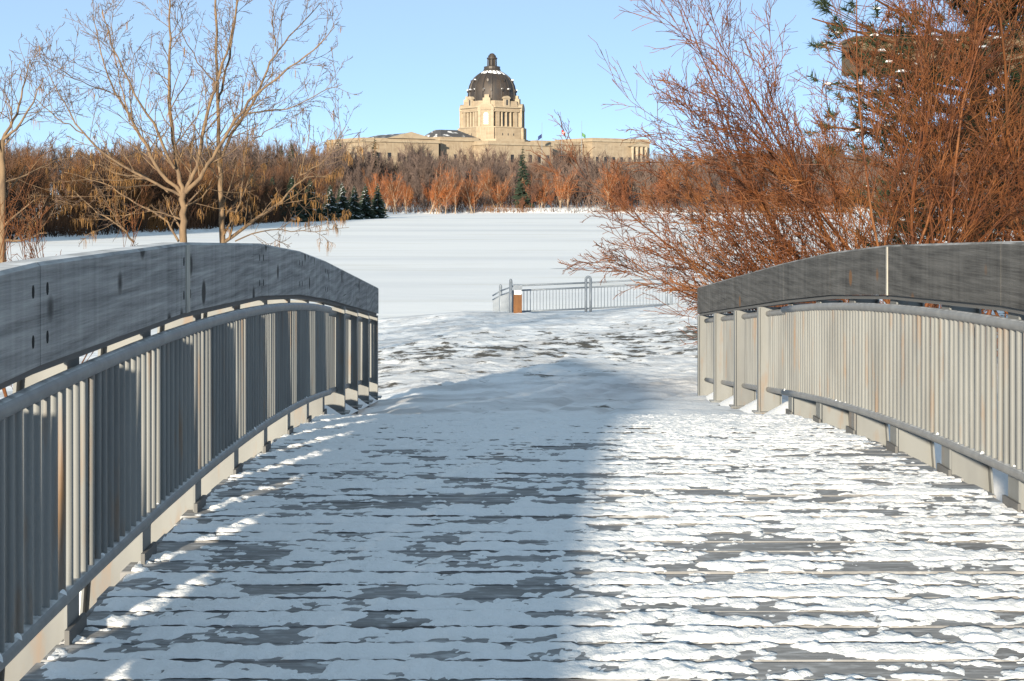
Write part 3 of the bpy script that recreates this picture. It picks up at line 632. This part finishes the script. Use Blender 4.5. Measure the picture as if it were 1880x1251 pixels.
st = fan(b1, 9, (162, 198), (36, 54), (4.7, 6.0), (.022, .034), .35)+fan(b1, 4, (130, 230), (60, 74), (6.5, 8), (.024, .04))+fan(b1, 5, (-80, 100), (62, 85), (6.5, 8.5), (.028, .05))+fan(b1, 5, (-60, 60), (30, 60), (5, 7), (.03, .05))+fan((6.1, 20.2, -1.2), 9, (160, 202), (20, 36), (3.6, 4.6), (.016, .026), .4)
willow('willow_shrub', b1, st, 'large red-brown bare shrub fanning out behind the right railing', WIL, 0, (15, 9, 5))
b2 = (9.0, 21.5, -1.4)
st = fan(b2, 6, (100, 260), (45, 72), (5.5, 7.5), (.03, .05))+fan(b2, 7, (0, 360), (50, 85), (6, 8.5), (.035, .06))
willow('willow_shrub', b2, st, 'denser rust-brown bare shrub in front of the pine at far right', WIL2, 0, (14, 8, 4))

# left trees: limbs follow the photograph at their own distance
def limb_tree(name, limbs, d, label, zbase, seeds, kids=(11, 5), sc=2.686, r_tw=.0036, dens=1.0):
    base = at(limbs[0][0][0][0]/sc, 0, d); base[2] = zbase; root = tag(empty(name, tuple(base)), label, 'tree')
    out = [[] for _ in range(4)]
    P = dict(levels=3, seg=[1, 6, 4, 3], wander=[0, .09, .13, .15], up=[0, .05, .04, .02], kids=[0, kids[1], 3], t0=[0, .15, .15], ang=[(30, 55), (30, 55), (30, 60)], lr=[.5, .5, .5], rr=[.45, .55, .65], rmin=r_tw, tip=.3)
    for j, (pl, r0, r1) in enumerate(limbs):
        pl = np.array(pl, float)/sc; n_ = len(pl); off = rng.uniform(-1.2, 1.2)*np.linspace(0, 1, n_) if j else np.zeros(n_)
        pts = np.array([at(x, y, d) for x, y in pl]); pts[:, 1] += off; pts = pts-base
        # resample smoothly
        tt = np.linspace(0, n_-1, n_*3); q_ = np.stack([np.interp(tt, np.arange(n_), pts[:, k]) for k in range(3)], -1); q_[1:-1] = (q_[:-2]+q_[1:-1]*2+q_[2:])/4
        q_ = q_+rng.normal(0, .012, q_.shape)*(np.arange(len(q_))[:, None] > 0)
        rad = np.linspace(r0, r1, len(q_)); MB().tube(q_, rad, 8).build('trunk' if j == 0 else 'limb', TAN, root, True)
        L = np.linalg.norm(np.diff(q_, axis=0), axis=1).sum(); seg = len(q_)-1; nk = int(kids[0]*L/2.2*dens)
        if j == 0: nk = nk//3
        for k in range(nk):
            t = .12+.88*(k+rng.uniform())/max(nk, 1); f = t*seg; i_ = min(int(f), seg-1); p_ = q_[i_]+(q_[i_+1]-q_[i_])*(f-i_); dd = nrm(q_[i_+1]-q_[i_])
            a = nrm(np.cross(dd, rng.normal(0, 1, 3))); an = R(rng.uniform(28, 60)); grow(out, p_, nrm(dd*math.cos(an)+a*math.sin(an)), rng.uniform(.45, 1.25)*(1.2-.5*t), max(np.interp(f, np.arange(seg+1), rad)*.4, r_tw*1.3), 1, P)
    tag(to_mb(out[1], 5).build('branches', TAN, root, True), kind='stuff')
    tw = MB(); tw.join(to_mb(out[2], 4)); tw.join(to_mb(out[3], 3)); tag(tw.build('twigs', TWIG, root), kind='stuff')
    if seeds:
        sm = MB(); src = [p_ for p_, _ in out[2]+out[3]]
        for _ in range(seeds):
            p_ = src[rng.integers(len(src))]; b = p_[rng.integers(len(p_))]
            zrel = b[2]+base[2]; pr = np.interp(zrel, [.2, 2.0, 3.0, 5.5], [1, .8, .14, .06])
            if rng.uniform() > pr: continue
            for s_ in range(rng.integers(3, 9)):
                l_ = rng.uniform(.06, .2); dx, dy = rng.normal(0, .028, 2); wd = rng.uniform(.0028, .0055)
                q_ = b+np.array((dx*.3, dy*.3, 0)); e_ = b+np.array((dx, dy, -l_)); mid = (q_+e_)/2+np.array((dx*.6, dy*.4, l_*.1))
                a = rng.uniform(0, 3.14); ww = np.array((math.cos(a), math.sin(a), 0))*wd
                sm.add([q_-ww*.4, q_+ww*.4, mid+ww, mid-ww, e_+ww*.5, e_-ww*.5], [(0, 1, 2, 3), (3, 2, 4, 5)])
        tag(sm.build('seed_clusters', SEED, root), kind='stuff')
    return root
LA = [([(907, 1700), (905, 1190), (903, 1080), (905, 950)], .075, .055),
      ([(905, 960), (870, 850), (840, 720), (815, 480), (810, 300), (805, 150), (798, -60)], .045, .015),
      ([(900, 965), (780, 850), (690, 690), (620, 560), (540, 450), (485, 290), (430, 60)], .04, .007),
      ([(860, 830), (790, 640), (700, 480), (625, 270), (585, 80)], .028, .006),
      ([(915, 950), (1000, 880), (1070, 760), (1180, 600), (1290, 470), (1480, 340), (1600, 250), (1685, 165)], .042, .006),
      ([(915, 945), (965, 860), (1000, 700), (1050, 520), (1085, 420), (1150, 260), (1200, 50), (1215, -60)], .04, .010),
      ([(890, 965), (760, 900), (560, 790), (420, 660), (320, 480), (245, 300)], .03, .005),
      ([(905, 1025), (985, 980), (1010, 930), (1030, 860)], .018, .007),
      ([(830, 950), (690, 860), (560, 870), (400, 800), (330, 830)], .02, .005),
      ([(410, 660), (300, 590), (200, 500), (180, 455)], .012, .004),
      ([(880, 1190), (800, 1080), (640, 1010), (480, 900), (250, 850)], .024, .005),
      ([(660, 1195), (560, 1100), (430, 1050), (300, 940)], .02, .005),
      ([(545, 455), (450, 420), (350, 345)], .012, .004),
      ([(640, 600), (590, 420), (520, 200), (520, 10)], .014, .004),
      ([(930, 900), (940, 700), (960, 560), (985, 420)], .014, .004)]
limb_tree('maple_tree', LA, 25, 'bare tan tree with V-shaped limbs and hanging seed keys, behind left railing', -2.3, 950)
LB = [([(1105, 1700), (1100, 1190), (1092, 1000), (1085, 800), (1077, 600), (1070, 300), (1065, -60)], .065, .018),
      ([(1078, 500), (1085, 400), (1110, 200), (1135, -60)], .028, .010),
      ([(1085, 800), (1140, 640), (1220, 530), (1300, 330), (1360, 220), (1450, 100), (1560, -20)], .034, .007),
      ([(1200, 565), (1330, 545), (1450, 525), (1600, 430), (1675, 408)], .016, .005),
      ([(1105, 1195), (1250, 1085), (1380, 990), (1480, 865), (1600, 872)], .035, .008),
      ([(1480, 865), (1520, 720), (1530, 570)], .012, .004),
      ([(1480, 865), (1620, 800), (1730, 640)], .012, .004),
      ([(1130, 1180), (1200, 960), (1240, 700), (1245, 560)], .022, .006),
      ([(1360, 230), (1350, 120), (1390, -20)], .012, .006),
      ([(1160, 1190), (1300, 1130), (1480, 1150), (1690, 1125)], .014, .004),
      ([(1240, 700), (1330, 640), (1430, 590)], .012, .004),
      ([(1075, 420), (1000, 330), (930, 180), (900, 60)], .014, .004)]
limb_tree('maple_tree', LB, 26.2, 'bare tan tree with one straight trunk and low right limb, behind left railing', -2.4, 850)
LC = [([(12, 1700), (10, 1100), (10, 860), (12, 690)], .07, .045),
      ([(10, 700), (60, 570), (85, 420), (110, 270)], .032, .006), ([(15, 690), (110, 630), (190, 500), (250, 395)], .028, .005),
      ([(10, 760), (-60, 560), (-90, 300)], .03, .008), ([(60, 570), (30, 470), (0, 440)], .014, .005),
      ([(12, 1190), (100, 1190), (215, 1150)], .028, .008), ([(20, 900), (120, 850), (230, 780)], .016, .005)]
limb_tree('ash_tree', LC, 24.5, 'bare dark-branched tree cut by the left edge of the picture', -2.3, 150)
st = fan((-7.6, 22.5, -2.2), 12, (0, 360), (45, 80), (3.0, 4.3), (.012, .022), .5)
willow('dogwood_shrub', (-7.6, 22.5, -2.2), st, 'low reddish twiggy shrub at the left edge behind the railing', WIL2, 0, (8, 5, 3))['category'] = 'shrub'

# ------------------------------------------------------------------ far trees
def far_tree(H, wd, nl, nt_, rt, tw, low=.15, upr=.5, trunk=True):
    """bare crown of cones: returns (trunk MB, crown MB)"""
    T = MB(); C_ = MB()
    if trunk: T.tube([(0, 0, -1), (rng.normal(0, .2), 0, H*.35), (rng.normal(0, .4), 0, H*.75)], [rt, rt*.7, rt*.25], 5)
    for k in range(nl):
        z0 = H*rng.uniform(low*.6, .55) if trunk else 0; a = rng.uniform(0, 6.28); e = R(rng.uniform(35, 80)); L = H*rng.uniform(.3, .62)
        d = np.array((math.cos(e)*math.cos(a), math.cos(e)*math.sin(a), math.sin(e))); s_ = min(1, wd/(L*math.cos(e)+.1)*.6); d[:2] *= s_
        p0 = np.array((0, 0, z0)); p1 = p0+d*L*.5+rng.normal(0, .15, 3); p2 = p0+d*L+np.array((0, 0, L*.12)); T.tube([p0, p1, p2], [rt*.42, rt*.25, .04], 4)
        for j in range(nt_):
            t = rng.uniform(.2, 1); q_ = p0+(p2-p0)*t+rng.normal(0, .2, 3); l_ = rng.uniform(.07, .2)*H
            dd = nrm(d*.7+rng.normal(0, .55, 3)+np.array((0, 0, upr))); C_.tube([q_, q_+dd*l_*.5+rng.normal(0, .1, 3), q_+dd*l_], [tw, tw*.7, .012], 3)
    return T, C_
ORG = mat('orange_willow_twigs', (.30, .098, .03), .8, var=((.13, .06, .03), (.25, .25, .25), .4, .65))[0]
PALEB = mat('pale_willow_bark', (.36, .27, .19), .85, var=((.22, .15, .10), (.6, .6, .6), .4, .65))[0]
FARB = mat('far_wood_twigs', (.150, .105, .085), .85, var=[((.10, .075, .07), (.05, .05, .08), .4, .65), ((.21, .10, .05), (.035, .035, .03), .55, .7)])[0]
LEFTB = mat('thicket_twigs', (.105, .05, .026), .85, var=[((.038, .026, .02), (.07, .07, .16), .44, .60), ((.19, .085, .025), (.09, .09, .06), .52, .68)])[0]
SPRUCE = mat('spruce_needles', (.022, .038, .026), .8, var=((.045, .062, .040), (.6, .6, .6), .4, .65))[0]
# the wood in front of the legislature: one mass
wood = MB(); V6 = [far_tree(rng.uniform(12, 15.5), 5.5, 16, 34, .20, .055) for _ in range(6)]
def place(dst, parts, x, y, z, s, a):
    M = np.array([[math.cos(a)*s, -math.sin(a)*s, 0], [math.sin(a)*s, math.cos(a)*s, 0], [0, 0, s]])
    for p_ in parts:
        if p_.n: dst.join(p_.moved(M, (x, y, z)))
for x in np.arange(-175, 190, 2.7):
    for row, (yy, sc) in enumerate(((446, .80), (470, .95), (497, 1.02), (524, .98))):
        if row == 0 and rng.uniform() < .25: continue
        xx = x*(1+.06*row)+rng.normal(0, 1.8); y_ = yy+rng.normal(0, 6)
        lim = np.interp(xx, [-60, -45, 0, 50, 75, 110], [1.40, 1.28, 1.16, 1.14, 1.22, 1.35])*(1.0 if row else .8)
        place(wood, V6[rng.integers(6)], xx, y_, float(far_h(np.array(xx), np.array(y_)))-.3, sc*lim*(.74+.5*float(fbm(np.array(xx/9.), np.array(row*3.), 77, 3)))*rng.uniform(.85, 1.08), rng.uniform(0, 6.28))
for _ in range(9000):
    x = rng.uniform(-150, 150); y_ = rng.uniform(440, 500); z = float(far_h(np.array(x), np.array(y_))); h_ = rng.uniform(2, 7); dd = rng.normal(0, .3, 2)
    wood.tube([(x, y_, z-.1), (x+dd[0]*h_, y_+dd[1]*h_, z+h_)], [.09, .03], 3)
tag(wood.build('wood', FARB), 'far grey-brown bare wood in front of the legislature', 'wood', kind='stuff')
# low dead grass and brush line along the far shore
br = MB()
for _ in range(3600):
    x = rng.uniform(-45, 110); y_ = 423.5+4*math.sin(x*.06)+3*math.sin(x*.17+1)+abs(rng.normal(0, 3.5))
    if 12 < x < 34 and rng.uniform() < .75: continue
    z = float(far_h(np.array(x), np.array(y_))); h_ = rng.uniform(.5, 2.1); dd = rng.normal(0, .35, 2)
    br.tube([(x, y_, z-.1), (x+dd[0]*h_, y_+dd[1]*h_, z+h_)], [.06, .02], 3)
tag(br.build('brush', LEFTB), 'low dead brush along the far shore', 'brush', kind='stuff')
# orange willows one by one
OW = [(690, 398, 12.0, 'orange willow farthest left on the far shore, beside the snowy spruces'), (735, 394, 12.2, 'leaning orange willow over fallen pale branches on the far shore'), (793, 393, 12.8, 'orange willow below the left wing gable on the far shore'), (822, 393, 13.2, 'bright orange willow with a forked pale trunk on the far shore'), (868, 392, 13.8, 'orange willow with a tall pale leaning trunk below the dome'), (912, 391, 13.6, 'upright narrow orange willow directly below the dome'), (998, 389, 11.6, 'small tan-orange willow right of the tall dark spruce'), (1030, 389, 13.2, 'brownish orange willow below the flagpoles'), (1118, 391, 14.2, 'broad orange willow with pale spreading limbs standing on the lake edge'), (1225, 386, 12.6, 'orange willow half hidden by the right shrub twigs')]
for k, (px, py, H, lb) in enumerate(OW):
    d = 5.2*FPX/(py-360)*1.0; d = min(max(d, 405), 436); x = (px-902)*d/FPX; zg = float(far_h(np.array(x), np.array(d)))
    T, C_ = MB(), MB()
    for q_ in range(3 if k != 8 else 4):
        t1, c1_ = far_tree(H*rng.uniform(.6, 1.0), rng.uniform(3.5, 5.5) if k != 8 else 6.5, 9, 34, .17, .042, .10, .45); an, az_ = rng.uniform(.05, .38), rng.uniform(0, 6.28)
        Rz = np.array([[math.cos(az_), -math.sin(az_), 0], [math.sin(az_), math.cos(az_), 0], [0, 0, 1]]); Rx = np.array([[1, 0, 0], [0, math.cos(an), -math.sin(an)], [0, math.sin(an), math.cos(an)]]); M_ = Rz@Rx
        sh_ = (rng.normal(0, 1.3), rng.normal(0, 1.0), 0); T.join(t1.moved(M_, sh_)); C_.join(c1_.moved(M_, sh_))
    t = tag(empty('willow_tree', (x, d, max(zg, LZ)-.1)), lb, 'tree', 'orange willows along the far shore')
    T.build('trunk', PALEB, t); tag(C_.build('crown', ORG, t), kind='stuff')
und = MB(); RUS = mat('russet_undergrowth', (.20, .070, .028), .85, var=[((.10, .055, .04), (.08, .08, .1), .42, .6), ((.27, .12, .04), (.12, .12, .1), .55, .7)])[0]
V7 = [far_tree(rng.uniform(7, 10), 5.5, 13, 26, .10, .05, .05, .35) for _ in range(5)]
for _ in range(85):
    x = rng.uniform(-42, 115); y_ = rng.uniform(429, 446)
    if 14 < x < 30 and rng.uniform() < .6: continue
    place(und, V7[rng.integers(5)], x, y_, float(far_h(np.array(x), np.array(y_)))-.3, rng.uniform(.5, 1.15), rng.uniform(0, 6.28))
tag(und.build('undergrowth', RUS), 'tangled russet undergrowth behind the orange willows', 'undergrowth', kind='stuff')
# spruces
def spruce(H, wd, tiers, nb, snow):
    T = MB().tube([(0, 0, -.5), (0, 0, H)], [H*.016+.05, .02], 5); F = MB(); SN = MB()
    for k in range(tiers):
        t = k/(tiers-1); z = H*(.06+.92*t); L = wd*(1-t)**.85+.25
        for j in range(nb):
            a = rng.uniform(0, 6.28); l_ = L*rng.uniform(.65, 1.1); d = np.array((math.cos(a), math.sin(a), 0)); s_ = np.array((-d[1], d[0], 0)); zz = z+rng.normal(0, H*.012); w_ = l_*.22+.06
            p0 = np.array((0, 0, zz)); p1 = p0+d*l_*.55+np.array((0, 0, -l_*.10)); p2 = p0+d*l_+np.array((0, 0, -l_*.22))
            F.add([p0, p1-s_*w_, p1+s_*w_, p2, p1-np.array((0, 0, w_*1.1))], None, [(0, 1, 2), (1, 3, 2), (0, 4, 1), (0, 2, 4), (1, 4, 3), (4, 2, 3)])
            for e in range(2):
                b = p0+(p2-p0)*rng.uniform(.4, .95); F.add([b, b+d*l_*.2+s_*w_*rng.normal(0, .9)+(0, 0, -l_*.12), b+s_*w_*.5+(0, 0, -l_*.15)], None, [(0, 1, 2)])
            if rng.uniform() < snow: u_ = np.array((0, 0, .04)); SN.add([p0+d*l_*.3+u_, p1-s_*w_*.7+u_, p1+s_*w_*.7+u_, p2+u_], None, [(0, 1, 2), (1, 3, 2)])
    return T, F, SN
SP = [(688, 250, 478, 19.5, 'tall dark spruce left of the legislature wing', 0), (622, 246, 470, 21, 'tall spruce on the skyline at the left end of the building', 0), (535, 261, 470, 18.5, 'slim spruce on the skyline above the left thicket', 0), (517, 269, 476, 17, 'smaller skyline spruce next to the slim one', 0), (960, 268, 437, 20.5, 'tall dark spruce in front of the building right of the dome', .1)]
for px, pyt, d, H, lb, sn in SP:
    x = (px-902)*d/FPX; zt = 1.6+(360-pyt)*d/FPX; t = tag(empty('spruce_tree', (x, d, zt-H)), lb, 'tree', 'skyline spruces'); T, F, SN = spruce(H, H*.19, 26, 9, sn)
    T.build('trunk', TAN, t); tag(F.build('crown', SPRUCE, t), kind='stuff')
sg = ['leftmost snow-dusted spruce of the clump at the bend of the left shore', 'second snow-dusted spruce from the left in the shore clump', 'middle snow-dusted spruce in the shore clump', 'fourth snow-dusted spruce from the left in the shore clump', 'rightmost darkest spruce of the clump on the left shore']
for k, (px, pyt, pyb) in enumerate(((606, 340, 401), (628, 335, 402), (650, 341, 403), (671, 337, 401), (693, 337, 400))):
    d = 300+k*7; x = (px-902)*d/FPX; zb_ = float(far_h(np.array(x), np.array(d)))-.2; zt = 1.6+(360-pyt)*d/FPX
    t = tag(empty('spruce_tree', (x, d, zb_)), sg[k], 'tree', 'snowy spruces on the left shore'); T, F, SN = spruce(zt-zb_, 2.9, 24, 13, .42 if k < 4 else .2); T.build('trunk', TAN, t); tag(F.build('crown', SPRUCE, t), kind='stuff'); tag(SN.build('snow_load', SNOW, t), kind='stuff')
for k, (px, pyt, lb) in enumerate(((462, 318, 'dark spruce behind the hanging seed keys, left of the snowy clump'), (500, 325, 'broad dark spruce second from left in the shaded row on the left shore'), (536, 320, 'dark pointed spruce in the middle of the shaded row on the left shore'), (570, 328, 'last dark spruce of the shaded row, just left of the snowy clump'))):
    d = 262+k*9; x = (px-902)*d/FPX; zb_ = float(far_h(np.array(x), np.array(d)))-.2; zt = 1.6+(360-pyt)*d/FPX
    t = tag(empty('spruce_tree', (x, d, zb_)), lb, 'tree', 'dark spruces on the left shore'); T, F, SN = spruce(zt-zb_, 3.0, 24, 12, .12); T.build('trunk', TAN, t); tag(F.build('crown', SPRUCE, t), kind='stuff'); tag(SN.build('snow_load', SNOW, t), kind='stuff')
# thicket on the left shore
th_ = MB(); V5 = [far_tree(rng.uniform(8, 10), 4.6, 15, 30, .10, .032, .05, .55) for _ in range(5)]
for _ in range(190):
    y_ = rng.uniform(135, 318); xs_ = float(shx(y_)); x = xs_-2.0-abs(rng.normal(0, 9)); s_ = rng.uniform(.75, 1.12)
    if x < -.42*y_: continue
    place(th_, V5[rng.integers(5)], x, y_, float(far_h(np.array(x), np.array(y_)))-.2, s_, rng.uniform(0, 6.28))
for x in np.arange(-140, -40, 2.6):
    y_ = rng.uniform(330, 415); place(th_, V6[rng.integers(6)], x, y_, -2.2, rng.uniform(.8, 1.0), rng.uniform(0, 6.28))
for _ in range(9000):
    y_ = rng.uniform(130, 325); x = float(shx(y_))-1.0-abs(rng.normal(0, 5)); z = float(far_h(np.array(x), np.array(y_))); h_ = rng.uniform(1.2, 4.5); dd = rng.normal(0, .3, 2)
    if x < -.40*y_: continue
    th_.tube([(x, y_, z-.1), (x+dd[0]*h_, y_+dd[1]*h_, z+h_)], [.05, .015], 3)
tag(th_.build('thicket', LEFTB), 'dense rusty brown willow thicket along the left shore', 'thicket', kind='stuff')

# pine and cantilevered building at right
pine = tag(empty('pine_tree', (9.0, 26.5, -1.5)), 'dark green pine with snow tufts at the right edge', 'tree')
PT = MB().tube([(0, 0, -.5), (.1, 0, 5), (0, 0, 11)], [.2, .15, .05], 8); PT.build('trunk', WIL2, pine, True)
PB = MB(); PN = MB(); PS = MB()
for k in range(105):
    z = rng.uniform(1.6, 9.6); a = rng.uniform(0, 6.28); L = np.interp(z, [2, 5, 8.5, 10.6], [2.6, 3.2, 2.9, 1.4])*rng.uniform(.6, 1.1); d = np.array((math.cos(a), math.sin(a), rng.uniform(.05, .4)))
    p0 = np.array((0, 0, z)); p2 = p0+d*L; pm_ = (p0+p2)/2+(0, 0, -.1); PB.tube([p0, pm_, p2], [.045, .03, .012], 5)
    for j in range(17):
        b = p0+(p2-p0)*rng.uniform(.3, 1)+rng.normal(0, .22, 3)
        PB.tube([p0+(p2-p0)*.6, b], [.012, .006], 3)
        dd0 = nrm(d+rng.normal(0, .5, 3)+(0, 0, .3))
        for e in range(44):
            dd = nrm(dd0*.6+rng.normal(0, .6, 3)); l_ = rng.uniform(.12, .24); s_ = nrm(np.cross(dd, rng.normal(0, 1, 3)))*.011; q_ = b+dd0*rng.uniform(-.12, .12)
            PN.add([q_-s_, q_+s_, q_+dd*l_], None, [(0, 1, 2)])
        if rng.uniform() < .10:
            s_ = rng.uniform(.05, .11); U = rng.normal(0, 1, (8, 3)); c_ = b+(0, 0, .07); PS.lathe([(0, -.02), (s_, 0), (s_*.7, .035), (0, .05)], 7, tuple(c_))
PB.build('branches', WIL2, pine); tag(PN.build('needles', mat('pine_needles', (.020, .034, .017), .7, var=((.040, .055, .024), (1.5, 1.5, 1.5), .4, .65))[0], pine), kind='stuff'); tag(PS.build('snow_tufts', SNOW, pine), kind='stuff')
tb = tag(empty('overhanging_building', (56, 150, -3)), 'brown flat-roofed block overhanging behind the right shrub', 'building')
BRN = mat('brown_cladding', (.13, .09, .055), .8, var=((.10, .07, .042), (.5, .5, .5), .4, .65))[0]
MB().box(-18.9, 22, -6, 0, 17.3, 20.6).build('top_storey', BRN, tb); MB().box(2, 20, -3, 10, -.5, 17.29).build('core', BRN, tb)
for k in range(6): MB().box(3+k*2.8, 4.6+k*2.8, -3.05, -3.001, 3, 16).build('window', GLASS, tb)
MB().box(-19.1, 22.3, -6.2, .3, 20.61, 20.85).build('roof_edge', BRN, tb)
